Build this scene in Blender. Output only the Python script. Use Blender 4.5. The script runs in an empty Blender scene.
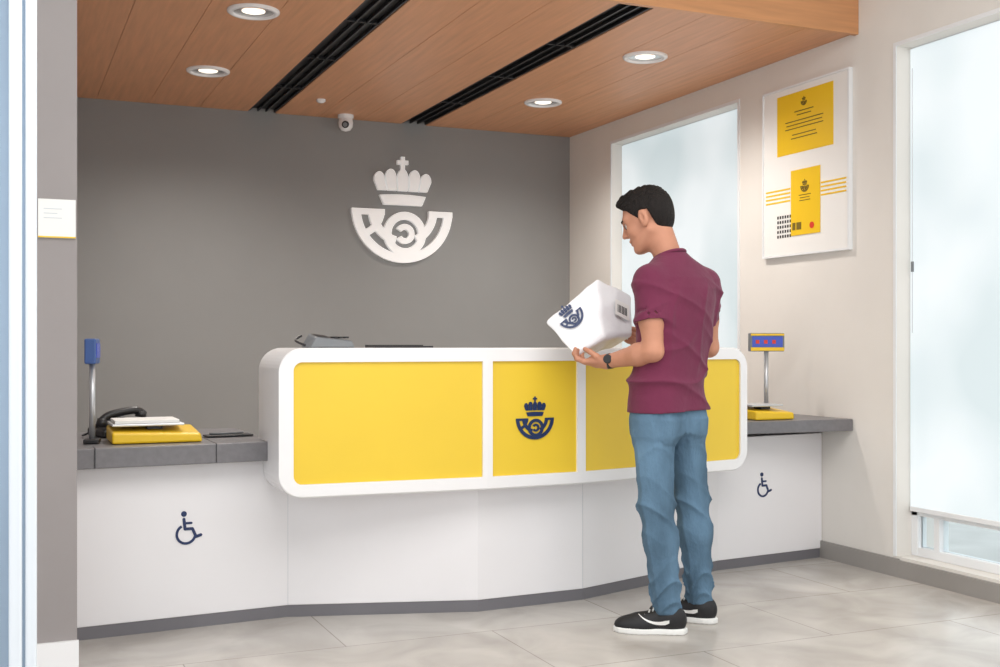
import bpy, math, numpy as np
from mathutils import Vector, Matrix
scene = bpy.context.scene
try:
    scene.view_settings.view_transform = 'Standard'
except Exception: pass
YAW = math.radians(23.6)

# ------------------------------------------------------------ materials
def s2l(c):
    return tuple(((v/255)/12.92 if v/255 <= .04045 else ((v/255+.055)/1.055)**2.4) for v in c)+(1,)
def mat(name, col, rough=.5, metal=0, bump=0, bscale=200, var=0, vscale=3, stretch=(1,1,1), spec=.5, emis=None, estr=0, coat=0, sheen=0):
    m = bpy.data.materials.new(name); m.use_nodes = True
    nt = m.node_tree; b = nt.nodes['Principled BSDF']
    c = s2l(col)
    b.inputs['Base Color'].default_value = c
    b.inputs['Roughness'].default_value = rough
    b.inputs['Metallic'].default_value = metal
    b.inputs['Specular IOR Level'].default_value = spec
    b.inputs['Coat Weight'].default_value = coat
    b.inputs['Sheen Weight'].default_value = sheen
    if emis:
        b.inputs['Emission Color'].default_value = s2l(emis); b.inputs['Emission Strength'].default_value = estr
    tc = nt.nodes.new('ShaderNodeTexCoord'); mp = nt.nodes.new('ShaderNodeMapping')
    mp.inputs['Scale'].default_value = stretch
    nt.links.new(tc.outputs['Object'], mp.inputs['Vector'])
    n = nt.nodes.new('ShaderNodeTexNoise'); n.inputs['Scale'].default_value = vscale; n.inputs['Detail'].default_value = 6
    nt.links.new(mp.outputs[0], n.inputs['Vector'])
    r = nt.nodes.new('ShaderNodeValToRGB')
    r.color_ramp.elements[0].position = .3; r.color_ramp.elements[1].position = .7
    r.color_ramp.elements[0].color = tuple(x*(1-var) for x in c[:3])+(1,)
    r.color_ramp.elements[1].color = tuple(min(1, x*(1+var)) for x in c[:3])+(1,)
    nt.links.new(n.outputs['Fac'], r.inputs['Fac']); nt.links.new(r.outputs['Color'], b.inputs['Base Color'])
    if bump:
        n2 = nt.nodes.new('ShaderNodeTexNoise'); n2.inputs['Scale'].default_value = bscale; n2.inputs['Detail'].default_value = 4
        nt.links.new(mp.outputs[0], n2.inputs['Vector'])
        bp = nt.nodes.new('ShaderNodeBump'); bp.inputs['Strength'].default_value = bump; bp.inputs['Distance'].default_value = .01
        nt.links.new(n2.outputs['Fac'], bp.inputs['Height']); nt.links.new(bp.outputs['Normal'], b.inputs['Normal'])
    return m

M = {}
M['backwall'] = mat('paint_grey', (147,147,146), .7, bump=.05, bscale=300, var=.02)
M['cream'] = mat('paint_cream', (229,225,219), .75, bump=.08, bscale=250, var=.02)
M['ceilwhite'] = mat('paint_white_ceiling', (235,233,230), .8, var=.02)
M['greypillar'] = mat('paint_taupe', (152,145,144), .6, var=.03)
M['base'] = mat('skirting_grey', (152,148,144), .5, var=.05)
M['wood'] = mat('wood_veneer', (209,151,110), .42, var=.1, vscale=9, stretch=(4,.25,4), bump=.04, bscale=60)
M['woodf'] = mat('wood_veneer_fascia', (206,148,102), .42, var=.1, vscale=9, stretch=(.25,1,4))
M['black'] = mat('black_metal', (18,18,20), .5)
M['blackg'] = mat('black_grille', (34,34,36), .4, metal=.3)
M['white'] = mat('white_laminate', (238,236,238), .35, var=.01)
M['whitegloss'] = mat('white_solid_surface', (243,242,243), .25, var=.005)
M['yellow'] = mat('yellow_acrylic', (240,204,58), .35, var=.03, vscale=2)
M['yellow2'] = mat('yellow_plastic', (243,200,38), .35)
M['navy'] = mat('navy_vinyl', (28,48,92), .4)
M['slab'] = mat('grey_countertop', (118,116,119), .4, var=.08, vscale=40)
M['plinth'] = mat('plinth_grey', (114,112,117), .45, var=.05)
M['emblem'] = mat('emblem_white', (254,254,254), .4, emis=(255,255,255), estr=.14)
M['alum'] = mat('aluminium', (205,208,212), .35, metal=.6)
M['frame'] = mat('white_frame', (236,238,240), .4)
M['doorw'] = mat('door_white', (226,234,242), .3)
M['doorb'] = mat('door_blue_grey', (150,170,190), .25, metal=.3)
M['chrome'] = mat('chrome', (215,215,215), .2, metal=1)
M['bulb'] = mat('lamp_glow', (255,250,240), .4, emis=(255,246,230), estr=1.1)
M['dark'] = mat('dark_plastic', (35,35,38), .4)
M['greyp'] = mat('grey_plastic', (120,124,128), .4)
M['blueled'] = mat('lcd_blue', (40,60,150), .2, emis=(70,95,200), estr=.3)
M['bluep'] = mat('blue_plastic', (70,100,160), .35)
M['red'] = mat('red_print', (215,60,40), .5)
M['olive'] = mat('print_brown', (120,100,30), .5)
M['skin'] = mat('skin', (194,138,112), .55, var=.08, vscale=14, bump=.08, bscale=260, spec=.35)
M['hair'] = mat('hair_dark', (26,20,18), .65, var=.35, vscale=70, bump=1, bscale=170, stretch=(1,1,.35), spec=.3)
M['shirt'] = mat('shirt_maroon', (108,38,68), .92, var=.08, vscale=8, bump=.25, bscale=45, sheen=.1)
M['jeans'] = mat('denim', (92,120,143), .9, var=.42, vscale=6, bump=.4, bscale=110, stretch=(1,1,.45), spec=.2)
M['shoe'] = mat('shoe_black', (30,30,33), .6, bump=.1)
M['sole'] = mat('shoe_sole_white', (236,236,234), .5)
M['eye'] = mat('eye_white', (205,196,188), .3)
M['iris'] = mat('iris_brown', (50,32,22), .2)
M['lip'] = mat('lip', (165,98,86), .5)
M['parcel'] = mat('parcel_white', (240,240,243), .22, var=.02, bump=.45, bscale=18)
M['paper'] = mat('paper_white', (240,239,236), .6)
M['black2'] = mat('ink_black', (25,25,28), .5)
M['concrete'] = mat('pavement', (190,190,188), .8, var=.1)

def blind_mat(name, s):
    m = bpy.data.materials.new(name); m.use_nodes = True; nt = m.node_tree
    b = nt.nodes['Principled BSDF']; b.inputs['Base Color'].default_value = (.22,.23,.24,1); b.inputs['Roughness'].default_value = .9
    b.inputs['Specular IOR Level'].default_value=.1
    tc = nt.nodes.new('ShaderNodeTexCoord'); n = nt.nodes.new('ShaderNodeTexNoise'); n.inputs['Scale'].default_value = 1.5; n.inputs['Detail'].default_value = 1.5
    nt.links.new(tc.outputs['Object'], n.inputs['Vector'])
    r = nt.nodes.new('ShaderNodeValToRGB')
    r.color_ramp.elements[0].position=.35; r.color_ramp.elements[0].color = s2l((212,227,230))
    r.color_ramp.elements[1].position=.60; r.color_ramp.elements[1].color = s2l((242,250,252))
    nt.links.new(n.outputs['Fac'], r.inputs['Fac']); nt.links.new(r.outputs['Color'], b.inputs['Emission Color'])
    b.inputs['Emission Strength'].default_value = s
    return m
M['blind'] = blind_mat('blind_fabric_backlit', .86)
M['blind2'] = blind_mat('blind_fabric_backlit_rear', .76)

def glass():
    m = bpy.data.materials.new('window_glass'); m.use_nodes=True; b=m.node_tree.nodes['Principled BSDF']
    b.inputs['Base Color'].default_value=(.85,.93,.95,1); b.inputs['Transmission Weight'].default_value=1; b.inputs['Roughness'].default_value=.05; b.inputs['IOR'].default_value=1.05
    return m
M['glass']=glass()

def floor_mat():
    m = bpy.data.materials.new('stone_tiles'); m.use_nodes=True; nt=m.node_tree; b=nt.nodes['Principled BSDF']
    tc=nt.nodes.new('ShaderNodeTexCoord'); br=nt.nodes.new('ShaderNodeTexBrick')
    br.offset=.5; br.inputs['Scale'].default_value=1; br.inputs['Brick Width'].default_value=1.2; br.inputs['Row Height'].default_value=.6
    br.inputs['Mortar Size'].default_value=.003; br.inputs['Mortar Smooth'].default_value=.2
    br.inputs['Color1'].default_value=s2l((200,194,188)); br.inputs['Color2'].default_value=s2l((206,201,195)); br.inputs['Mortar'].default_value=s2l((164,158,151))
    nt.links.new(tc.outputs['Object'], br.inputs['Vector'])
    n=nt.nodes.new('ShaderNodeTexNoise'); n.inputs['Scale'].default_value=3.2; n.inputs['Detail'].default_value=10; n.inputs['Distortion'].default_value=.8
    nt.links.new(tc.outputs['Object'], n.inputs['Vector'])
    r=nt.nodes.new('ShaderNodeValToRGB'); r.color_ramp.elements[0].position=.3; r.color_ramp.elements[0].color=(.72,.71,.70,1); r.color_ramp.elements[1].position=.68; r.color_ramp.elements[1].color=(1,1,1,1)
    nt.links.new(n.outputs['Fac'], r.inputs['Fac'])
    mx=nt.nodes.new('ShaderNodeMix'); mx.data_type='RGBA'; mx.blend_type='MULTIPLY'; mx.inputs[0].default_value=1
    nt.links.new(br.outputs['Color'], mx.inputs[6]); nt.links.new(r.outputs['Color'], mx.inputs[7]); nt.links.new(mx.outputs[2], b.inputs['Base Color'])
    b.inputs['Roughness'].default_value=.24
    return m
M['floor']=floor_mat()

# ------------------------------------------------------------ helpers
def link(o, parent=None):
    scene.collection.objects.link(o)
    if parent: o.parent = parent
    return o
def empty(name, loc=(0,0,0), rotz=0):
    e = bpy.data.objects.new(name, None); e.location=loc; e.rotation_euler=(0,0,rotz); e.empty_display_size=.1
    return link(e)
def mesh(name, v, f, m, parent=None, smooth=False, bevel=0, seg=2):
    me = bpy.data.meshes.new(name); me.from_pydata([tuple(map(float,p)) for p in v], [], [tuple(map(int,q)) for q in f]); me.update()
    ms = m if isinstance(m,(list,tuple)) else [m]
    for x in ms: me.materials.append(x)
    if smooth: me.polygons.foreach_set('use_smooth',[True]*len(me.polygons))
    o = link(bpy.data.objects.new(name, me), parent)
    if bevel:
        b=o.modifiers.new('bevel','BEVEL'); b.width=bevel; b.segments=seg; b.limit_method='ANGLE'
    return o
BF=[(0,3,2,1),(4,5,6,7),(0,1,5,4),(1,2,6,5),(2,3,7,6),(3,0,4,7)]
def boxes(name, lst, m, parent=None, bevel=0):
    v=[];f=[]
    for lo,hi in lst:
        k=len(v); x0,y0,z0=lo; x1,y1,z1=hi
        v+=[(x0,y0,z0),(x1,y0,z0),(x1,y1,z0),(x0,y1,z0),(x0,y0,z1),(x1,y0,z1),(x1,y1,z1),(x0,y1,z1)]
        f+=[tuple(k+i for i in q) for q in BF]
    return mesh(name,v,f,m,parent,bevel=bevel)
def box(name, lo, hi, m, parent=None, bevel=0): return boxes(name,[(lo,hi)],m,parent,bevel)
def prism(name, pts, z0, z1, m, parent=None, bevel=0):
    n=len(pts)
    a=sum(pts[i][0]*pts[(i+1)%n][1]-pts[(i+1)%n][0]*pts[i][1] for i in range(n))
    if a<0: pts=pts[::-1]
    v=[(x,y,z0) for x,y in pts]+[(x,y,z1) for x,y in pts]
    f=[tuple(range(n))[::-1],tuple(range(n,2*n))]+[(i,(i+1)%n,n+(i+1)%n,n+i) for i in range(n)]
    return mesh(name,v,f,m,parent,bevel=bevel)
def cyl(name, a, b, r0, r1, m, parent=None, n=32, bevel=0):
    a=Vector(a);b=Vector(b);d=(b-a).normalized()
    x=d.orthogonal().normalized(); y=d.cross(x)
    v=[];
    for c,r in ((a,r0),(b,r1)):
        for i in range(n):
            t=2*math.pi*i/n; v.append(c+x*math.cos(t)*r+y*math.sin(t)*r)
    f=[tuple(range(n))[::-1],tuple(range(n,2*n))]+[(i,(i+1)%n,n+(i+1)%n,n+i) for i in range(n)]
    o=mesh(name,v,f,m,parent,bevel=bevel)
    for p in o.data.polygons:
        if len(p.vertices)==4: p.use_smooth=True
    return o
def lathe(name, prof, c, m, parent=None, n=40):
    v=[];f=[]
    for r,z in prof:
        for i in range(n):
            t=2*math.pi*i/n; v.append((c[0]+r*math.cos(t),c[1]+r*math.sin(t),c[2]+z))
    for j in range(len(prof)-1):
        for i in range(n):
            f.append((j*n+i,j*n+(i+1)%n,(j+1)*n+(i+1)%n,(j+1)*n+i))
    return mesh(name,v,f,m,parent,smooth=True)
def tube(name, pts, r, m, parent=None, cyc=False):
    cu=bpy.data.curves.new(name,'CURVE'); cu.dimensions='3D'; sp=cu.splines.new('NURBS'); sp.points.add(len(pts)-1)
    for i,p in enumerate(pts): sp.points[i].co=(*p,1)
    sp.order_u=3
    if cyc: sp.use_cyclic_u=True
    else: sp.use_endpoint_u=True
    cu.bevel_depth=r; cu.bevel_resolution=3; cu.materials.append(m)
    return link(bpy.data.objects.new(name,cu),parent)
def flat(name, polys, scale, th, O, X, Y, m, parent=None):
    """extruded 2-D polygons in plane (O,X,Y); thickness along X x Y"""
    X=Vector(X).normalized();Y=Vector(Y).normalized();N=X.cross(Y).normalized();O=Vector(O)
    v=[];f=[]
    for pi,p in enumerate(polys):
        n=len(p); a=sum(p[i][0]*p[(i+1)%n][1]-p[(i+1)%n][0]*p[i][1] for i in range(n))
        if a<0: p=p[::-1]
        k=len(v)
        for off in (0,th*(1+.006*pi)+.00003*pi):
            v+=[O+X*(x*scale)+Y*(y*scale)+N*off for x,y in p]
        f+=[tuple(k+i for i in range(n))[::-1],tuple(k+n+i for i in range(n))]
        f+=[(k+i,k+(i+1)%n,k+n+(i+1)%n,k+n+i) for i in range(n)]
    return mesh(name,v,f,m,parent)
def arcp(cx,cy,R,r,a0,a1,n=24):
    o=[(cx+R*math.cos(math.radians(a0+(a1-a0)*i/n)),cy+R*math.sin(math.radians(a0+(a1-a0)*i/n))) for i in range(n+1)]
    q=[(cx+r*math.cos(math.radians(a0+(a1-a0)*i/n)),cy+r*math.sin(math.radians(a0+(a1-a0)*i/n))) for i in range(n+1)]
    return o+q[::-1]
def rect(x0,y0,x1,y1): return [(x0,y0),(x1,y0),(x1,y1),(x0,y1)]
def disc(cx,cy,r,n=20): return [(cx+r*math.cos(2*math.pi*i/n),cy+r*math.sin(2*math.pi*i/n)) for i in range(n)]

def emblem_polys():
    P=[rect(-1.9,39,1.9,52), rect(-5.4,44.6,5.4,48.6)]
    P.append([(-4.8,19.5),(4.8,19.5)]+[(5.4*math.cos(t),31+9.5*math.sin(t)) for t in [i*math.pi/10 for i in range(11)]])
    for s in (-1,1):
        for cx0,cx1,hb,hw,top in ((10.6,11.9,4.3,5.3,40),(20.2,23.2,4.3,5.3,37)):
            pts=[(s*(cx0-hb),19.5),(s*(cx0+hb),19.5)]
            for i in range(13):
                t=math.pi*i/12
                pts.append((s*(cx1+hw*math.cos(t)),(top-8)+8*math.sin(t)))
            P.append(pts)
    P.append([(-19,6.0),(-23,15)]+[(-23+46*i/8,15+1.2*math.sin(math.pi*i/8)) for i in range(1,8)]+[(23,15),(19,6.0)])
    P.append(arcp(0,1.5,50,41.5,180,360,40))
    P.append(rect(-50,-4.0,-18,1.5)); P.append(rect(26,-4.0,50,1.5))
    P.append(arcp(0,1.5,34,26,184,256,20)); P.append(arcp(0,1.5,34.5,26.5,296,358,14))
    P.append(arcp(-46,1.5,28,21.5,-72,0,12))
    c=(2,-21)
    P.append(arcp(*c,21,13.5,0,180,20)); P.append(arcp(*c,21,13.5,180,360,20))
    P.append(arcp(*c,9.5,4,-150,60,16)); P.append(arcp(*c,9.5,4,60,150,10))
    return P
EMB=emblem_polys()

# ------------------------------------------------------------ room
XR=4.05; YB=7.92; ZC=2.75; XL=.25
box('floor',(-3,-3,-.1),(XR+.25,YB+.2,0),M['floor'])
box('wall_back',(-.1,YB,0),(XR+.25,YB+.2,3.3),M['backwall'])
W1=(5.71,7.25,.9,2.59); W2=(2.2,4.386,.10,2.61)
boxes('wall_right',[((XR,W1[1],0),(XR+.25,YB,3.3)),((XR,W1[0],0),(XR+.25,W1[1],W1[2])),((XR,W1[0],W1[3]),(XR+.25,W1[1],3.3)),
  ((XR,W2[1],0),(XR+.25,W1[0],3.3)),((XR,W2[0],0),(XR+.25,W2[1],W2[2])),((XR,W2[0],W2[3]),(XR+.25,W2[1],3.3)),((XR,-3,0),(XR+.25,W2[0],3.3))],M['cream'])
boxes('wall_left',[((.118,4.3,0),(XL,YB,3.3)),((-3,4.3,0),(.118,4.43,3.3))],M['greypillar'])
boxes('baseboard_left',[((-3,4.285,0),(XL+.005,4.2995,.10))],M['whitegloss'])
boxes('baseboard_right',[((XR-.015,W2[1]-.02,0),(XR-.0005,YB-.001,.09)),((XR-.015,-3,0),(XR-.0005,W2[1]-.0205,.085))],M['base'])
S1=(1.565,1.755); S2=(2.675,2.865)
def planks(x0,x1,n):
    w=(x1-x0)/n; return [((x0+i*w+.0012,4.69,ZC),(x0+(i+1)*w-.0012,YB-.001,ZC+.02)) for i in range(n)]
boxes('ceiling',planks(XL+.001,S1[0],4)+planks(S1[1],S2[0],3)+planks(S2[1],XR-.001,4),M['wood'])
box('trim_1',(XL+.001,4.66,ZC-.012),(XR-.001,4.688,3.19),M['woodf'])
box('ceiling_plenum',(XL+.001,4.69,ZC+.05),(XR-.001,YB-.001,ZC+.07),M['black'])
box('ceiling_front',(-3,-3,3.2),(XR,4.69,3.3),M['ceilwhite'])
for i,(a,b) in enumerate((S1,S2)):
    e=empty('ceiling_air_vent' if i==0 else 'ceiling_air_vent.001')
    w=b-a
    box('slot_back',(a,4.72,ZC+.025),(b,YB-.01,ZC+.045),M['black'],e)
    boxes('slot_bars',[((a+w*t-.005,4.72,ZC+.004),(a+w*t+.005,YB-.01,ZC+.022)) for t in (.04,.35,.65,.96)],M['blackg'],e)
    boxes('slot_cross',[((a,4.72+k*.8,ZC+.004),(b,4.735+k*.8,ZC+.02)) for k in range(4)],M['blackg'],e)
k=0
for y in (5.53,6.84):
    for x in (1.12,3.30):
        e=empty('recessed_downlight' if k==0 else f'recessed_downlight.{k:03d}',(x,y,ZC)); k+=1
        lathe('ring',[(.125,0),(.125,-.008),(.115,-.014),(.098,-.014),(.096,-.004)],(0,0,0),M['whitegloss'],e)
        lathe('reflector',[(.097,-.005),(.075,-.002),(.055,-.0015)],(0,0,0),M['chrome'],e)
        lathe('lamp',[(.056,-.003),(.04,-.008),(.0005,-.010)],(0,0,0),M['bulb'],e)
        L=bpy.data.lights.new('downlight','SPOT'); L.energy=78; L.spot_size=2.7; L.spot_blend=1; L.shadow_soft_size=.1; L.color=(1,.95,.89)
        lo=bpy.data.objects.new('downlight_light',L); lo.location=(0,0,-.05); link(lo,e)
e=empty('smoke_detector',(1.93,7.35,ZC))
lathe('body',[(.03,0),(.03,-.012),(.018,-.022),(.0005,-.024)],(0,0,0),M['whitegloss'],e)
e=empty('security_camera',(2.22,7.78,ZC))
lathe('mount',[(.055,0),(.055,-.02),(.048,-.026),(.0005,-.026)],(0,0,0),M['whitegloss'],e)
lathe('housing',[(.046,-.02),(.052,-.055),(.048,-.085),(.032,-.108),(.0005,-.116)],(0,0,0),M['whitegloss'],e)
cyl('lens',(-.01,-.032,-.07),(-.02,-.056,-.078),.026,.024,M['dark'],e)
cyl('lens_glass',(-.02,-.056,-.078),(-.021,-.060,-.0792),.016,.014,M['greyp'],e)

def window(name,Y0,Y1,z0,z1,blind,bz):
    e=empty(name); fx0,fx1=XR+.09,XR+.15; t=.045
    boxes('frame',[((fx0,Y0,z0),(fx1,Y0+t,z1)),((fx0,Y1-t,z0),(fx1,Y1,z1)),((fx0,Y0+t,z1-t),(fx1,Y1-t,z1)),((fx0,Y0+t,z0),(fx1,Y1-t,z0+t))],M['frame'],e,bevel=.004)
    box('pane',(XR+.115,Y0+t,z0+t),(XR+.121,Y1-t,z1-t),M['glass'],e)
    box('blind',(XR+.075,Y0+.012,bz),(XR+.078,Y1-.012,z1-.01),blind,e)
    box('blind_bottom_bar',(XR+.07,Y0+.012,bz-.025),(XR+.085,Y1-.012,bz),M['frame'],e,bevel=.003)
    return e
window('window_1',*W1[:2],W1[2],W1[3],M['blind2'],W1[2]+.06)
e=window('window_2',*W2[:2],W2[2],W2[3],M['blind'],.345)
boxes('mid_rail',[((XR+.09,W2[0],.30),(XR+.15,W2[1],.345))],M['frame'],e)
boxes('lower_mullion',[((XR+.09,4.20,.14),(XR+.15,4.235,.30)),((XR+.09,3.2,.14),(XR+.15,3.235,.30))],M['frame'],e)
tube('blind_chain',[(XR+.06,4.345,2.5),(XR+.06,4.345,1.2)],.002,M['alum'],e)
box('chain_weight',(XR+.055,4.340,1.50),(XR+.065,4.350,1.55),M['greyp'],e)
for nm,(a,b,c,d) in (('trim_2',W1),('trim_3',W2)):
    t=.02
    boxes(nm,[((XR-.006,a-t,c),(XR-.0005,a-.0005,d+t)),((XR-.006,b+.0005,c),(XR-.0005,b+t,d+t)),((XR-.006,a,d+.0005),(XR-.0005,b,d+t))],M['frame'])
box('pavement_outside',(XR+.26,-3,-.15),(12,9,-.05),M['concrete'])

# door near left
e=empty('door_1')
boxes('stile',[((.052,2.78,.0),(.077,2.83,3.19)),((.018,2.775,.0),(.046,2.835,3.19)),((-.04,2.78,0),(.0,2.83,3.19))],M['doorw'],e,bevel=.006)
boxes('seal',[((.0,2.79,0),(.018,2.82,3.19)),((.046,2.79,0),(.052,2.82,3.19))],M['doorb'],e)
box('glass_leaf',(-1.0,2.80,.1),(-.04,2.81,3.1),M['glass'],e)
boxes('rails',[((-1.0,2.78,0),(-.04,2.83,.1)),((-1.0,2.78,3.1),(-.04,2.83,3.19)),((-1.06,2.78,0),(-1.0,2.83,3.19))],M['doorw'],e)

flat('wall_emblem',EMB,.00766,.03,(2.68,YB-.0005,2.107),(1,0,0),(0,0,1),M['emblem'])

# poster
e=empty('poster_frame')
PX=XR
box('board',(PX-.02,4.715,1.645),(PX-.0005,5.43,2.57),M['paper'],e,bevel=.003)
def pq(name,y0,y1,z0,z1,m,dx=.0215): box(name,(PX-dx-.0005,y0,z0),(PX-.0203,y1,z1),m,e)
boxes('frame_edge',[((PX-.026,4.705,1.635),(PX-.001,4.715,2.58)),((PX-.026,5.43,1.635),(PX-.001,5.44,2.58)),((PX-.026,4.715,2.57),(PX-.001,5.43,2.58)),((PX-.026,4.715,1.635),(PX-.001,5.43,1.645))],M['frame'],e)
pq('panel_yellow',4.83,5.305,2.20,2.535,M['yellow2'])
pq('card_yellow',4.935,5.18,1.745,2.105,M['yellow2'],.024)
lst=[]
for i in range(4):
    z=2.005-i*.022
    lst+=[((PX-.0215,4.73,z),(PX-.0203,4.93,z+.009)),((PX-.0215,5.19,z),(PX-.0203,5.41,z+.009))]
boxes('stripes',lst,M['yellow2'],e)
lst=[]
for i in range(6):
    for j in range(5):
        lst.append(((PX-.0218,5.305-i*.022-.012,1.865-j*.027-.016),(PX-.0203,5.305-i*.022,1.865-j*.027)))
boxes('dots',lst,M['black2'],e)
lst=[((PX-.0235,5.07-w,z),(PX-.0215,5.07+w,z+.005)) for z,w in ((2.425,.08),(2.405,.06),(2.375,.16),(2.355,.15),(2.335,.16),(2.30,.10),(2.28,.11))]
lst+=[((PX-.026,5.06-w,z),(PX-.0243,5.06+w,z+.004)) for z,w in ((1.96,.05),(1.945,.04),(1.93,.045))]
lst+=[((PX-.026,5.14,1.775),(PX-.0243,5.165,1.815)),((PX-.026,5.09,1.775),(PX-.0243,5.13,1.815))]
boxes('print',lst,M['olive'],e)
flat('print_emblem',EMB,.0007,.002,(PX-.0245,5.06,2.01),(0,-1,0),(0,0,1),M['olive'],e)
flat('print_emblem_top',EMB,.0005,.002,(PX-.022,5.07,2.475),(0,-1,0),(0,0,1),M['olive'],e)
flat('print_seal',[disc(0,0,.018)],1,.002,(PX-.0245,5.0,1.79),(0,-1,0),(0,0,1),M['red'],e)

e=empty('notice_sign')
box('sheet',(.122,4.292,1.515),(.245,4.2995,1.65),M['paper'],e)
box('yellow_strip',(.122,4.2905,1.515),(.245,4.292,1.520),M['yellow2'],e)
boxes('print',[((.14,4.291,1.615-i*.016),(.20-.015*(i%2),4.292,1.6175-i*.016)) for i in range(3)],M['alum'],e)

# ------------------------------------------------------------ service counter
C=empty('service_counter')
A=[(XL+.002,4.69),(1.106,4.752),(1.871,4.52),(2.389,4.545),(3.32,4.86),(XR-.002,4.945)]
back=[(XR-.002,5.35),(XL+.002,5.35)]
prism('body',A+back,.05,.668,M['white'],C,bevel=.003)
prism('plinth',[(x,y+.004) for x,y in A]+back,0,.05,M['plinth'],C)
for i in (1,3):
    x,y=A[i]
    box('joint_%d'%i,(x-.001,y-.0008,.05),(x+.001,y+.01,.6),M['alum'],C)
prism('desk_left',[(XL+.002,4.60),(1.03,4.655),(1.03,5.5),(XL+.002,5.5)],.668,.746,M['slab'],C,bevel=.004)
prism('desk_right',[(3.30,4.74),(XR-.002,4.70),(XR-.002,5.5),(3.30,5.5)],.695,.757,M['slab'],C,bevel=.004)
boxes('desk_joints',[((.79,4.635,.671),(.793,5.5,.7475)),((.33,4.60,.671),(.333,4.70,.7475))],M['dark'],C)
P=[(1.0,4.45),(1.87,4.405),(2.322,4.425),(3.33,4.62)]
def rr(x0,z0,x1,z1,rad,n=10):
    pts=[]
    for (cx,cz,a0,r) in ((x0,z0,180,rad[0]),(x1,z0,270,rad[1]),(x1,z1,0,rad[2]),(x0,z1,90,rad[3])):
        ccx=cx+(r if cx==x0 else -r); ccz=cz+(r if cz==z0 else -r)
        for i in range(n+1):
            t=math.radians(a0+90*i/n); pts.append((ccx+r*math.cos(t),ccz+r*math.sin(t)))
    return pts
ZB,ZT=.535,1.128
for i in range(3):
    p,q=Vector((*P[i],0)),Vector((*P[i+1],0)); L=(q-p).length; d=(q-p)/L
    rad=[1e-4]*4; irad=[.003]*4
    if i==0: rad[0]=.095; rad[3]=.095; irad[0]=.035; irad[3]=.035
    if i==2: rad[1]=.095; rad[2]=.095; irad[1]=.035; irad[2]=.035
    bl=.058 if i==0 else .022; brr=.046 if i==2 else .022
    o=rr(0,ZB,L,ZT,rad); n_=rr(bl,ZB+.054,L-brr,ZT-.056,irad); N=len(o)
    mp=lambda s,z,dep: (p.x+d.x*s, p.y+d.y*s+dep, z)
    v=[mp(s,z,.006) for s,z in o]
    v+=[mp(s,b+(.835-b)*.02,0) for s,b in o]
    v+=[mp(s,z,0) for s,z in n_]+[mp(s,z,.012) for s,z in n_]+[mp(s,z,.38) for s,z in o]
    f=[]
    for j in range(N):
        k2=(j+1)%N
        f+=[(j,k2,N+k2,N+j)]+[(N+j,N+k2,2*N+k2,2*N+j)]+[(2*N+j,2*N+k2,3*N+k2,3*N+j)]+[(4*N+j,4*N+k2,k2,j)]
    f+=[tuple(4*N+j for j in range(N))[::-1]]
    mesh('panel_frame_%d'%(i+1),v,f,M['whitegloss'],C)
    mesh('yellow_panel_%d'%(i+1),[mp(s,z,.0118) for s,z in n_],[tuple(range(N))],M['yellow'],C)
    if i==1:
        O=p+d*(L*.5)+Vector((0,.0105,.825))
        flat('counter_emblem',EMB,.00183,.003,O,d,(0,0,1),M['navy'],C)
def stroke(pts,w):
    out=[]
    for (a,b) in zip(pts[:-1],pts[1:]):
        dx,dy=b[0]-a[0],b[1]-a[1];l=math.hypot(dx,dy);nx,ny=-dy/l*w/2,dx/l*w/2
        out.append([(a[0]-nx,a[1]-ny),(b[0]-nx,b[1]-ny),(b[0]+nx,b[1]+ny),(a[0]+nx,a[1]+ny)])
    return out+[disc(x,y,w/2,12) for x,y in pts]
WC=[disc(-3,13.5,2.7)]+stroke([(-3,8.5),(-2,-1),(5,-1),(8.5,-9),(13,-7.5)],2.8)+stroke([(-2.5,4.5),(4,4.5)],2.2)+[arcp(-1,-6,10,7.6,118,345,30)]
for nm,x,z,i,sc in (('accessibility_mark_left',.69,.405,0,.0042),('accessibility_mark_right',3.63,.415,4,.0040)):
    a=Vector((*A[i],0));b=Vector((*A[i+1],0)); d=(b-a).normalized(); t=(x-a.x)/d.x; O=a+d*t+Vector((0,-.0005,z))
    flat(nm,WC,sc,.002,O,d,(0,0,1),M['navy'],C)

# ------------------------------------------------------------ desk items
ZL=.748; ZRr=.759
def scale_dev(name,x0,x1,y0,y1,z):
    e=empty(name,((x0+x1)/2,(y0+y1)/2,z)); w=(x1-x0)/2; h=(y1-y0)/2
    v=[(-w,-h,0),(w,-h,0),(w,h,0),(-w,h,0),(-w,-h,.045),(w*.96,-h,.035),(w*.96,h,.055),(-w,h,.062)]
    mesh('base',v,BF,M['yellow2'],e,bevel=.008)
    boxes('plate_stem',[((-.03,-.03,.05),(.03,.03,.066))],M['dark'],e)
    box('weighing_plate',(-w*.98,-h*.7,.066),(w*.62,h*.95,.076),M['alum'],e,bevel=.003)
    return e
e=scale_dev('postal_scale',.405,.755,4.74,5.0,ZL)
box('paper_pad',(-.16,-.08,.0765),(.09,.12,.090),M['paper'],e,bevel=.002)
scale_dev('postal_scale.001',3.50,3.74,4.78,5.01,ZRr)
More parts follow.
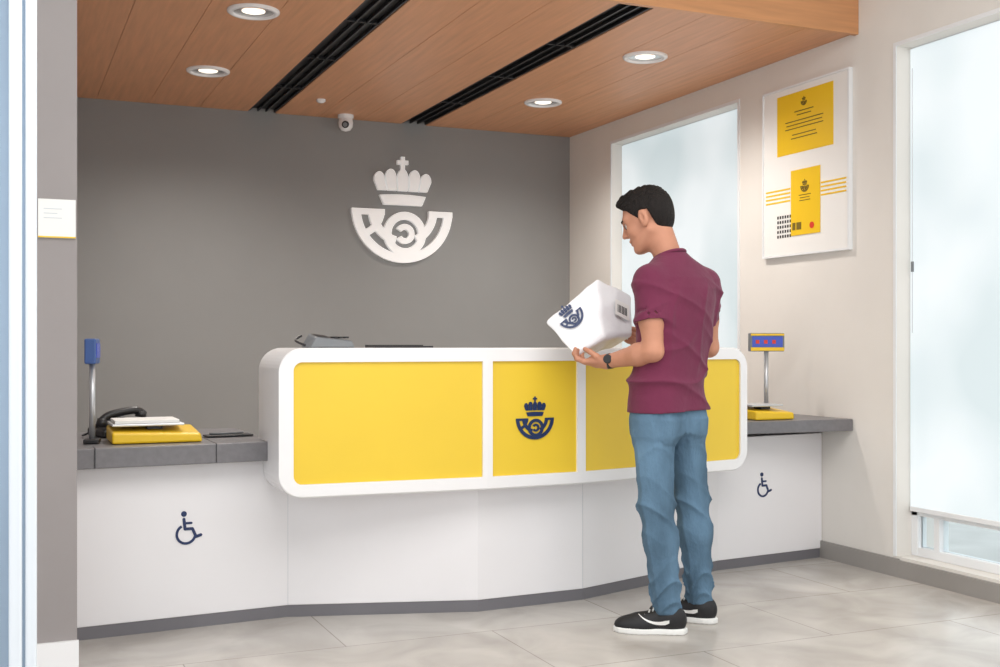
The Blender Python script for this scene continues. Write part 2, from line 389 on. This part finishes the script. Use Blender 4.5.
def display(name,x,y,z,top,rz,w,front):
    e=empty(name,(x,y,z),rz)
    box('foot',(-.04,-.03,0),(.04,.03,.018),M['dark'],e,bevel=.004)
    cyl('pole',(0,0,.018),(0,0,top-z-.10),.012,.012,M['alum'],e)
    box('screen_housing',(-w/2,-.022,top-z-.10),(w/2,.022,top-z),M['bluep'] if not front else M['greyp'],e,bevel=.006)
    if front: boxes('bezel',[((-w/2+.004,-.026,top-z-.096),(w/2-.004,-.0225,top-z-.078)),((-w/2+.004,-.026,top-z-.014),(w/2-.004,-.0225,top-z-.004))],M['yellow2'],e)
    box('screen',(-w/2+.012,-.0245,top-z-.076),(w/2-.012,-.0222,top-z-.018),M['blueled'],e)
    if front:
        boxes('digits',[((-w/2+.03+i*.045,-.0258,top-z-.058),(-w/2+.05+i*.045,-.0247,top-z-.038)) for i in range(3)],M['red'],e)
    return e
display('customer_display',.338,4.84,ZL,1.165,math.radians(80),.15,False)
display('customer_display.001',3.80,5.10,ZRr,1.205,math.radians(-20),.19,True)
e=empty('telephone',(.46,5.20,ZL),math.radians(-75))
v=[(-.10,-.09,0),(.10,-.09,0),(.10,.10,0),(-.10,.10,0),(-.10,-.09,.035),(.10,-.09,.03),(.10,.10,.07),(-.10,.10,.075)]
mesh('body',v,BF,M['dark'],e,bevel=.008)
tube('handset',[(.06,-.09,.06),(.06,-.07,.09),(.06,.0,.105),(.06,.08,.115),(.06,.10,.09)],.017,M['dark'],e)
cyl('earpiece',(.06,.085,.080),(.06,.09,.105),.024,.022,M['dark'],e); cyl('mouthpiece',(.06,-.085,.045),(.06,-.08,.08),.024,.02,M['dark'],e)
boxes('keys',[((-.075+i*.03,-.07+j*.03,.040+.0105*j),(-.055+i*.03,-.05+j*.03,.050+.0105*j)) for i in range(3) for j in range(4)],M['greyp'],e)
tube('cord',[(.06,-.1,.05),(.06,-.14,.02),(.02,-.15,.008),(-.04,-.13,.008),(-.06,-.09,.015)],.004,M['dark'],e)
e=empty('pen_tray',(.90,4.98,ZL),.1)
box('tray',(-.1,-.04,0),(.1,.04,.008),M['dark'],e,bevel=.003); cyl('pen',(-.08,0,.013),(.07,.01,.013),.005,.004,M['greyp'],e,12)
e=empty('card_terminal',(1.27,4.72,1.1285),.1)
v=[(-.10,-.06,0),(.10,-.06,0),(.10,.06,0),(-.10,.06,0),(-.07,-.05,.045),(.09,-.05,.03),(.09,.05,.036),(-.07,.05,.06)]
mesh('body',v,BF,M['greyp'],e,bevel=.006)
mesh('screen',[(-.06,-.045,.0465),(.0,-.045,.041),(.0,.045,.053),(-.06,.045,.0605)],[(0,1,2,3)],M['dark'],e)
tube('cable',[(-.1,0,.01),(-.13,.0,.02),(-.14,.03,.035),(-.1,.05,.05)],.005,M['dark'],e)
boxes('keypad',[((.01+i*.025,-.04+j*.03,.04),(.028+i*.025,-.02+j*.03,.047)) for i in range(3) for j in range(3)],M['dark'],e)
e=empty('document_tray',(1.58,4.72,1.1285)); box('tray',(-.13,-.09,0),(.13,.06,.008),M['dark'],e,bevel=.002)
box('lip',(-.13,.04,.008),(.13,.06,.012),M['dark'],e)

# ------------------------------------------------------------ SDF figure
def nets(f, org, h):
    s=f<0; n=np.array(f.shape)
    cnt=np.zeros(tuple(n-1),int)
    for a in (0,1):
        for b in (0,1):
            for c in (0,1): cnt+=s[a:n[0]-1+a,b:n[1]-1+b,c:n[2]-1+c]
    mask=(cnt>0)&(cnt<8); idx=-np.ones(mask.shape,int); idx[mask]=np.arange(mask.sum())
    I=np.argwhere(mask); acc=np.zeros((len(I),3)); num=np.zeros(len(I))
    for ax in range(3):
        o=[a for a in range(3) if a!=ax]
        for p in (0,1):
            for q in (0,1):
                off=np.zeros(3,int); off[o[0]]=p; off[o[1]]=q; e1=off.copy(); e1[ax]=1
                A0=I+off; A1=I+e1
                f0=f[A0[:,0],A0[:,1],A0[:,2]]; f1=f[A1[:,0],A1[:,1],A1[:,2]]
                cr=(f0<0)!=(f1<0); t=np.where(cr,f0/np.where(cr,f0-f1,1),0)
                pt=off+np.outer(t,np.eye(3)[ax]); acc+=pt*cr[:,None]; num+=cr
    V=(I+acc/num[:,None])*h+np.array(org)
    F=[]
    for ax in range(3):
        u=(ax+1)%3; w=(ax+2)%3
        a0=[slice(None)]*3; a1=[slice(None)]*3
        a0[ax]=slice(0,n[ax]-1); a1[ax]=slice(1,n[ax])
        for z in (u,w): a0[z]=slice(1,n[z]-1); a1[z]=slice(1,n[z]-1)
        s0=s[tuple(a0)]; s1=s[tuple(a1)]; E=np.argwhere(s0!=s1)
        if len(E)==0: continue
        ins=s0[E[:,0],E[:,1],E[:,2]]
        E=E.copy(); E[:,u]+=1; E[:,w]+=1
        def cell(du,dw):
            Q=E.copy(); Q[:,u]+=du; Q[:,w]+=dw; return idx[Q[:,0],Q[:,1],Q[:,2]]
        q=np.stack([cell(-1,-1),cell(0,-1),cell(0,0),cell(-1,0)],1)
        q=np.where(ins[:,None],q,q[:,::-1]); F.append(q)
    return V,np.concatenate(F)
def smin(a,b,k):
    h=np.clip(.5+.5*(b-a)/k,0,1); return b*(1-h)+a*h-k*h*(1-h)
def cap(p,a,b,ra,rb):
    a=np.array(a,float);b=np.array(b,float);ba=b-a; pa=p-a
    t=np.clip(pa@ba/(ba@ba),0,1)
    return np.linalg.norm(pa-t[:,None]*ba,axis=1)-(ra+(rb-ra)*t)
def ell(p,c,r,Rm=None):
    q=p-np.array(c)
    if Rm is not None: q=q@Rm
    r=np.array(r); k0=np.linalg.norm(q/r,axis=1); k1=np.linalg.norm(q/r**2,axis=1)+1e-9
    return k0*(k0-1)/k1
def build(name, fn, lo, hi, h, m, parent, its=2):
    ax=[np.arange(lo[i],hi[i]+h,h) for i in range(3)]
    G=np.stack(np.meshgrid(*ax,indexing='ij'),-1); sh=G.shape[:3]; Pp=G.reshape(-1,3)
    f=np.concatenate([fn(c) for c in np.array_split(Pp,max(1,len(Pp)//400000))]).reshape(sh)
    V,F=nets(f,[a[0] for a in ax],h)
    me=bpy.data.meshes.new(name); me.from_pydata(V.tolist(),[],F.tolist()); me.update(); me.materials.append(m)
    me.polygons.foreach_set('use_smooth',[True]*len(me.polygons))
    o=link(bpy.data.objects.new(name,me),parent)
    sm=o.modifiers.new('smooth','SMOOTH'); sm.iterations=its; sm.factor=.5
    return o
def ridge(x,pw=4): return (1-np.abs(np.sin(x)))**pw

MAN=empty('man',(2.486,3.988,0),-YAW)
Lt=np.array([.79,.61,0]); Lt/=np.linalg.norm(Lt); Fw=np.array([-Lt[1],Lt[0],0])
shL=(-.086,-.095,1.392); elL=(-.078,-.14,1.115); wrL=(-.245,.015,1.072)
shR=(.168,.104,1.392); elR=(.194,.150,1.13); wrR=(.0,.29,1.145)
PR=np.array([
 (.84,-.010,0,.180,.128),(.92,-.008,0,.177,.126),(1.0,.0,0,.170,.122),(1.08,.010,0,.167,.118),(1.16,.021,0,.170,.118),(1.25,.033,0,.176,.121),
 (1.32,.040,0,.181,.122),(1.37,.042,.003,.181,.118),(1.41,.041,.008,.173,.107),(1.44,.036,.014,.152,.091),(1.47,.028,.02,.116,.077),(1.50,.018,.025,.078,.066),(1.54,.0,.035,.058,.056)])
BT=np.array([-.004,0,.845])-Fw*.036
def torso(p,prof,grow=0):
    z=p[:,2]; g=[np.interp(z,prof[:,0],prof[:,i]) for i in range(1,5)]
    q=p-np.stack([g[0],g[1],z],1); l=q@Lt; w=q@Fw; a=g[2]+grow;b=g[3]+grow
    return ((np.abs(l/a)**2.2+np.abs(w/b)**2.2)**(1/2.2)-1)*np.minimum(a,b)
def fshirt(p):
    f=torso(p,PR)
    f=smin(f,ell(p,BT-Lt*.070,(.090,.090,.115)),.05); f=smin(f,ell(p,BT+Lt*.070,(.090,.090,.115)),.05)
    out=[]
    for sh,el,rr0,rr1 in ((shL,elL,.062,.070),(shR,elR,.059,.062)):
        sh=np.array(sh);el=np.array(el)
        s=cap(p,sh,sh+(el-sh)*.72,rr0,rr1)
        d=el-sh; L=np.linalg.norm(d); d/=L
        t=(p-sh)@d
        s=s-.006*ridge(26*t+12*p[:,0]+1)*np.clip(t/.05,0,1)
        s=np.maximum(s,t-L*.58)
        s=np.maximum(s,-cap(p,sh+d*L*.50,sh+d*L*.85,.058 if sh[0]<0 else .054,.057 if sh[0]<0 else .053))
        out.append(s)
    tl=cap(p,(.025,.015,1.458),np.array(shL)+[0,0,.008],.048,.056); tr=cap(p,(.045,.03,1.458),np.array(shR)+[0,0,.008],.048,.054)
    f=smin(f,tl,.05); f=smin(f,tr,.05)
    f=smin(f,out[0],.04); f=smin(f,out[1],.04)
    x,y,z=p.T; l=p@Lt; w=p@Fw
    wl=np.clip((1.28-z)/.2,0,1)
    fold=.010*ridge(17*z+7*l+1.2*np.sin(8*l+5*z)+.5,3)*wl+.009*ridge(15*z-11*l+1.5*np.sin(7*z+9*l),3)*wl \
        +.009*ridge(9*l+10*z+.8*np.sin(14*z),3)*np.clip((z-1.1)/.1,0,1)*np.clip((1.42-z)/.05,0,1) \
        +.007*ridge(21*l-9*z+1.1*np.sin(9*z+2),3)*np.clip((z-1.0)/.1,0,1)*np.clip((1.40-z)/.05,0,1)
    f=f-fold+.004
    f=np.maximum(f,(.874+.012*l+.003*np.sin(14*l+1))-z)
    nb=np.array([.012,.028,1.496])
    f=np.maximum(f,(p-nb)@np.array([-.25,.25,.935])-.010)
    return f
build('shirt',fshirt,(-.22,-.26,.83),(.34,.26,1.56),.005,M['shirt'],MAN)
hpL=(-.064,-.052,.90);knL=(-.062,-.095,.50);anL=(-.020,-.115,.085)
hpR=(.066,.056,.90);knR=(.104,.055,.51);anR=(.140,.070,.085)
PJ=np.array([(.74,.0,0,.150,.100),(.80,-.001,0,.160,.108),(.86,-.003,0,.160,.108),(.90,-.003,0,.156,.105),(1.0,-.003,0,.145,.095)])
def fjeans(p):
    x,y,z=p.T
    f=torso(p,PJ); f=np.maximum(f,.79-z); f=np.maximum(f,z-.93)
    f=smin(f,ell(p,BT-Lt*.068,(.077,.077,.095)),.045); f=smin(f,ell(p,BT+Lt*.068,(.077,.077,.095)),.045)
    lg=[]
    for hp,kn,an in ((hpL,knL,anL),(hpR,knR,anR)):
        hp=np.array(hp);kn=np.array(kn);an=np.array(an)
        g=cap(p,hp-[0,0,.07],kn,.091,.068)
        cf=kn+(an-kn)*.32-Fw*.010
        g=smin(g,cap(p,kn,cf,.066,.066),.03); g=smin(g,cap(p,cf,an+[0,0,.0],.066,.053),.04)
        ang=np.arctan2(y-kn[1],x-kn[0])
        m1=np.exp(-((z-.17)/.10)**2); m2=np.exp(-((z-.50)/.10)**2); m3=np.exp(-((z-.74)/.08)**2)
        g=g+.003-m1*.015*ridge(38*z+1.3*np.sin(ang*2)+.6*np.sin(ang*3+1),2.2)-m2*.012*ridge(28*z+1.8*np.sin(ang+1),3)-m3*.008*ridge(24*z+2*np.sin(ang),3)-.006*ridge(6*z+2.5*ang,3)
        g=np.maximum(g,.078-z)
        lg.append(g)
    leg=smin(lg[0],lg[1],.012)
    f=smin(f,leg,.045)
    l=p@Lt; w=p@Fw
    for s in (-1,1):
        inside=(np.abs(l-s*.078)<.056-.4*np.clip(.78-z,0,.05))&(z>.745)&(z<.850)&(w<-.03)
        f=np.where(inside,f-.004,f)
    inside=(np.abs(l)<.004)&(w<0)&(z>.78); f=np.where(inside,f-.003,f)
    f=np.maximum(f,z-.93)
    return f
build('jeans',fjeans,(-.25,-.27,.06),(.30,.27,.99),.0055,M['jeans'],MAN)

def shoe(nm,an,toe):
    an=np.array(an);d=np.array([toe[0]-an[0],toe[1]-an[1],0]);d/=np.linalg.norm(d); s=np.array([-d[1],d[0],0])
    c=np.array([an[0],an[1],0])
    B=np.stack([d,s,[0,0,1]],1)
    def loc(p): return (p-c)@B
    def fo(q):
        f=ell(q,(-.02,0,.055),(.060,.040,.060)); f=smin(f,ell(q,(.115,0,.03),(.092,.046,.042)),.03)
        f=smin(f,cap(q,(0,0,.065),(.10,0,.042),.040,.034),.03)
        return f
    def upper(p):
        q=loc(p); f=fo(q); f=np.maximum(f,.018-q[:,2]); f=np.maximum(f,-(cap(q,(-.01,0,.10),(-.01,0,.2),.036,.05)))
        return f
    def sole(p):
        q=loc(p); x,y,z=q.T
        w=np.interp(x,[-.083,-.07,-.03,.05,.11,.155,.19,.213],[.0,.03,.041,.040,.049,.044,.03,.0])
        f=np.maximum(np.abs(y)-w,np.abs(z-.012)-.012); return np.maximum(f,np.maximum(x-.211,-.083-x))
    lo=c+[-.30,-.30,-.01]; hi=c+[.30,.30,.14]; lo[2]=-.008;hi[2]=.14
    build('shoe_upper_'+nm,upper,lo,hi,.005,M['shoe'],MAN)
    build('shoe_sole_'+nm,sole,lo,(hi[0],hi[1],.04),.004,M['sole'],MAN)
    for sg in (1,-1):
        v=[];f=[]
        X=np.linspace(.0,.12,16)
        for xx in X:
            t=xx/.12; zc=.047+.08*(t-.35)**2*.9; ww=.008*(1-t)+.0012 if t>.15 else .006+.02*t
            for dz in (ww,-ww):
                z=zc+dz
                ys=np.linspace(.0,.08,81); q=np.stack([np.full(81,xx-.01),ys,np.full(81,z)],1); vals=fo(q)
                yy=ys[np.argmax(vals>0)]+.0015
                v.append(c+B@np.array([xx-.01,sg*yy,z]))
        for i in range(len(X)-1): f.append((2*i,2*i+1,2*i+3,2*i+2))
        mesh('shoe_stripe_'+nm+('_o' if sg>0 else '_i'),v,f,M['sole'],MAN)
    for i in range(4):
        xx=.05+i*.016; z=.096-.0075*i
        a=c+B@np.array([xx,-.022,z-.006]); b=c+B@np.array([xx+.004,.022,z-.006]); mm=c+B@np.array([xx,0,z+.006])
        tube('lace_%s_%d'%(nm,i),[a,mm,b],.003,M['sole'],MAN)
shoe('left',(-.022,-.118),(-.26,-.085)); shoe('right',(.134,.068),(-.06,.15))

# head
HO=np.array([-.076,.055,1.659])
hf=np.array([-.92,.39,0]); hf/=np.linalg.norm(hf); pit=math.radians(24)
lat=np.array([-hf[1],hf[0],0])
hfp=hf*math.cos(pit)+np.array([0,0,-math.sin(pit)]); hup=np.cross(hfp,lat)
HB=np.stack([hfp,lat,hup],1)
SC=1.04
def hl(p): return ((p-HO)@HB)/SC
def hw(a): return HO+HB@(np.array(a)*SC)
nbase=np.array([.018,.022,1.455])
def fhead(p):
    q=hl(p); l=np.abs(q[:,1]); qs=np.stack([q[:,0],l,q[:,2]],1)
    f=ell(q,(-.012,0,.035),(.097,.075,.086))
    f=smin(f,ell(q,(.036,0,-.025),(.060,.060,.085)),.03)
    f=smin(f,ell(q,(.040,0,-.080),(.044,.047,.034)),.03)
    f=smin(f,cap(qs,(.0,.052,-.055),(.07,.02,-.098),.016,.016),.025)
    f=smin(f,ell(q,(.082,0,-.100),(.016,.018,.014)),.02)
    f=smin(f,cap(qs,(.088,0,.026),(.070,.045,.024),.010,.010),.02)
    f=smin(f,ell(qs,(.062,.040,-.028),(.022,.02,.02)),.02)
    sock=ell(qs,(.105,.032,.004),(.022,.019,.013)); f=-smin(-f,sock,.012)
    f=smin(f,cap(q,(.092,0,.012),(.113,0,-.026),.007,.0100),.012)
    f=smin(f,ell(qs,(.100,.011,-.031),(.011,.007,.007)),.008)
    f=smin(f,ell(q,(.092,0,-.056),(.012,.022,.007)),.008)
    f=smin(f,ell(q,(.089,0,-.070),(.012,.019,.0075)),.006)
    ea=ell(qs,(-.004,.076,-.005),(.019,.010,.032)); ea=np.maximum(ea,-ell(qs,(.0,.088,-.001),(.010,.008,.019))); ea=smin(ea,ell(qs,(.004,.074,-.028),(.010,.007,.012)),.008)
    f=smin(f,ea,.008)
    f=f*SC
    nk=cap(p,hw([-.026,0,-.045]),nbase,.054,.058); nk2=cap(p,nbase,nbase-[0,0,.06],.058,.08)
    f=smin(f,nk,.03); f=smin(f,nk2,.03)
    return f
build('head',fhead,HO-[.16,.16,.30],HO+[.16,.16,.15],.0035,M['skin'],MAN)
cn=np.array([-.25,.25,.935]); cn/=np.linalg.norm(cn); cc=np.array([.010,.028,1.503]); u1=np.cross(cn,[0,1,0]); u1/=np.linalg.norm(u1); u2=np.cross(cn,u1)
tube('collar_rib',[cc+u1*.067*math.cos(t)+u2*.064*math.sin(t) for t in [2*math.pi*i/20 for i in range(20)]],.007,M['shirt'],MAN,cyc=True)
def fhair(p):
    q=hl(p); x,y,z=q.T
    f=ell(q,(-.014,0,.037),(.102,.080,.092))
    f=smin(f,ell(q,(.040,0,.084),(.060,.056,.042)),.03)
    f=smin(f,ell(q,(-.046,0,-.005),(.060,.064,.080)),.03)
    f=f+.0026*np.sin(170*x+60*np.abs(y)+20*np.sin(60*z))*np.clip((z-.03)/.05,0,1)
    n=np.array([.78,0,-.62]); n/=np.linalg.norm(n)
    f=np.maximum(f,(q-np.array([.076,0,.077]))@n+.003*np.sin(140*y)); f=np.maximum(f,x-.10)
    low=np.interp(x,[-.12,-.06,-.036,-.030,.004,.010,.03],[-.066,-.078,-.066,.022,.028,-.022,-.018])
    f=np.maximum(f,(low-z)*.6)
    return f*SC
build('hair',fhair,HO-[.17,.16,.15],HO+[.17,.16,.17],.0035,M['hair'],MAN)
def sph(name,c,r,m,parent):
    bpy.ops.mesh.primitive_uv_sphere_add(segments=20,ring_count=12,radius=r,location=(0,0,0)); o=bpy.context.object; o.name=name
    o.data.materials.append(m); o.parent=parent; o.location=c; o.data.polygons.foreach_set('use_smooth',[True]*len(o.data.polygons)); return o
for s in (-1,1):
    sph('eyeball',hw([.078,s*.031,.002]),.0125,M['eye'],MAN)
    sph('iris',hw([.0850,s*.031,-.003]),.0068,M['iris'],MAN)
    tube('upper_eyelid',[hw([a,s*b,c]) for a,b,c in ((.090,.018,.002),(.0935,.031,.006),(.085,.045,.002))],.005,M['skin'],MAN)
    tube('eyebrow',[hw([a,s*b,c]) for a,b,c in ((.0975,.016,.024),(.095,.032,.030),(.081,.048,.025))],.003,M['hair'],MAN)
tube('mouth',[hw([a,b,c]) for a,b,c in ((.092,-.022,-.064),(.100,0,-.063),(.092,.022,-.064))],.002,M['lip'],MAN)

def chain(p,pts,rs,k=.006):
    f=None
    for a,b,ra,rb in zip(pts[:-1],pts[1:],rs[:-1],rs[1:]):
        g=cap(p,a,b,ra,rb); f=g if f is None else smin(f,g,k)
    return f
def hand_fields(wr, d, ac, up, curls, thumb, sc=1.0):
    wr=np.array(wr);d=np.array(d,float);d/=np.linalg.norm(d);ac=np.array(ac,float);ac-=d*(ac@d);ac/=np.linalg.norm(ac)
    up=np.array(up,float);up-=d*(up@d);up-=ac*(up@ac);up/=np.linalg.norm(up)
    fing=[]
    for o,l,kx in ((.030,.074,.088),(.010,.082,.092),(-.010,.076,.088),(-.029,.060,.080)):
        b=wr+d*kx+ac*o; pts=[wr+d*.045+ac*o*.8,b]; ang=0
        for sgl,cu in zip((.42,.32,.26),curls):
            ang+=cu; pts.append(pts[-1]+(d*math.cos(ang)+up*math.sin(ang))*l*sgl)
        fing.append((pts,[.012,.0105,.0092,.0084,.0072]))
    th=[wr+d*a+ac*b+up*c for a,b,c in thumb]
    def fn(p):
        f=cap(p,wr,wr+d*.04,.027,.024)
        B=np.stack([d,ac,up],1)
        f=smin(f,ell(p,wr+d*.052,(.050,.041,.016),B),.02)
        f=smin(f,ell(p,wr+d*.04+ac*.022+up*.008,(.032,.018,.016),B),.015)
        fs=None
        for pts,rs in fing:
            g=chain(p,pts,rs); fs=g if fs is None else np.minimum(fs,g)
        f=smin(f,fs,.006)
        f=smin(f,chain(p,th,[.014,.0125,.0105,.009]),.008)
        return f
    return fn
handL=hand_fields(wrL,(-.93,.28,-.02),(-.28,-.93,.1),(0,.1,1),(.35,.75,.75),((.012,.022,.0),(.035,.040,.018),(.062,.044,.038),(.085,.034,.050)))
handR=hand_fields(wrR,(-.95,.10,.30),(.30,0,.95),(0,-1,0),(.08,.18,.25),((.012,.018,-.0),(.03,.045,-.004),(.055,.062,-.008),(.082,.066,-.012)))
def arm(sh,el,wr,hand,s=1):
    sh=np.array(sh);el=np.array(el);wr=np.array(wr)
    def fn(p):
        f=cap(p,sh+(el-sh)*.2,sh+(el-sh)*.55,.050*s,.050*s); f=smin(f,cap(p,sh+(el-sh)*.55,el,.050*s,.039),.02)
        m=el+(wr-el)*.3
        f=smin(f,cap(p,el,m,.039,.044),.02); f=smin(f,cap(p,m,wr,.044,.027),.02)
        return smin(f,hand(p),.018)
    return fn
build('left_arm_and_hand',arm(shL,elL,wrL,handL),(-.45,-.22,1.02),(-.005,.12,1.38),.003,M['skin'],MAN)
build('right_arm_and_hand',arm(shR,elR,wrR,handR,.93),(-.22,.08,1.06),(.29,.37,1.38),.0035,M['skin'],MAN)
a=np.array(wrL)+(np.array(elL)-np.array(wrL))*.06; dd=(np.array(elL)-np.array(wrL)); dd/=np.linalg.norm(dd)
cyl('watch_strap',a-dd*.011,a+dd*.011,.0315,.032,M['dark'],MAN,bevel=.003)
cyl('watch_case',a+np.array([-.01,-.028,.008]),a+np.array([-.014,-.037,.010]),.019,.018,M['dark'],MAN,bevel=.002)

# ------------------------------------------------------------ parcel (box wrapped in a white plastic mailer)
PC=empty('parcel',(2.486,3.988,0),-YAW)
T=(-.276,.14,1.424);L_=(-.500,.12,1.236);B_=(-.369,.06,1.090);V_=(-.246,.070,1.174)
T2=(-.112,.285,1.354);V2=(-.118,.215,1.176);B2=(-.212,.235,1.122);L2=(-.334,.265,1.171)
v=[T,L_,B_,V_,T2,L2,B2,V2]
f=[(0,1,2,3),(0,3,7,4),(3,2,6,7),(1,5,6,2),(0,4,5,1),(4,7,6,5)]
pb=mesh('wrapped_box',v,f,M['parcel'],PC,bevel=.014,seg=3,smooth=True)
ss=pb.modifiers.new('sub','SUBSURF'); ss.subdivision_type='SIMPLE'; ss.levels=4; ss.render_levels=4
tx=bpy.data.textures.new('wrap_creases','VORONOI'); tx.noise_scale=.10
dm=pb.modifiers.new('creases','DISPLACE'); dm.texture=tx; dm.strength=.014; dm.mid_level=.45
T_,Lv,Bv,Vv=map(Vector,(T,L_,B_,V_))
n=(Lv-T_).cross(Bv-Lv).normalized()
if n.y>0: n=-n
cx=Vector((-.388,.118,1.258)); cx=cx-n*((cx-T_).dot(n))+n*.0065
X=(T_-Lv).normalized(); Y=n.cross(X)
flat('emblem_print',EMB,.00112,.001,cx,X,Y,M['navy'],PC)
# taped seam of the mailer bag
sv=[]
for t in np.linspace(.06,.94,12):
    base=T_*(1-t)+Vv*t
    sv+= [base+n*.010+X*(-.016), base+n*.012+X*(-.004)]
n2=(Vector(T2)-T_).cross(Vv-T_).normalized()
if n2.y>0: n2=-n2
ctr=(T_*.2+Vv*.2+Vector(T2)*.35+Vector(V2)*.25)+n2*.011
X2=(Vector(T2)-T_).normalized(); Y2=n2.cross(X2)
flat('label',[rect(-.045,-.038,.045,.034)],1,.0006,ctr,X2,Y2,M['paper'],PC)
flat('barcode',[rect(-.03+i*.007,-.022,-.03+i*.007+(.004 if i%3 else .0025),.014) for i in range(9)],1,.0006,ctr+n2*.0008,X2,Y2,M['black2'],PC)

# ------------------------------------------------------------ light
w=bpy.data.worlds.new('world'); scene.world=w; w.use_nodes=True
w.node_tree.nodes['Background'].inputs[0].default_value=(.965,.98,1,1); w.node_tree.nodes['Background'].inputs[1].default_value=1.66
def area(name,loc,rot,sx,sy,en,col=(1,1,1)):
    L=bpy.data.lights.new(name,'AREA'); L.shape='RECTANGLE'; L.size=sx; L.size_y=sy; L.energy=en; L.color=col
    o=bpy.data.objects.new(name,L); o.location=loc; o.rotation_euler=rot; link(o)
area('fill_light_front',(1.5,1.8,3.18),(0,0,0),3.5,2.5,102,(1,.985,.96))  # added fill lamp, unseen above the camera side, to brighten the room

cam=bpy.data.cameras.new('camera'); co=bpy.data.objects.new('camera',cam); link(co)
co.location=(0,0,1.14); co.rotation_euler=(math.radians(90),0,-YAW)
cam.sensor_width=36; cam.lens=1145/1000*36; cam.shift_y=.0115; cam.clip_start=.05
scene.camera=co
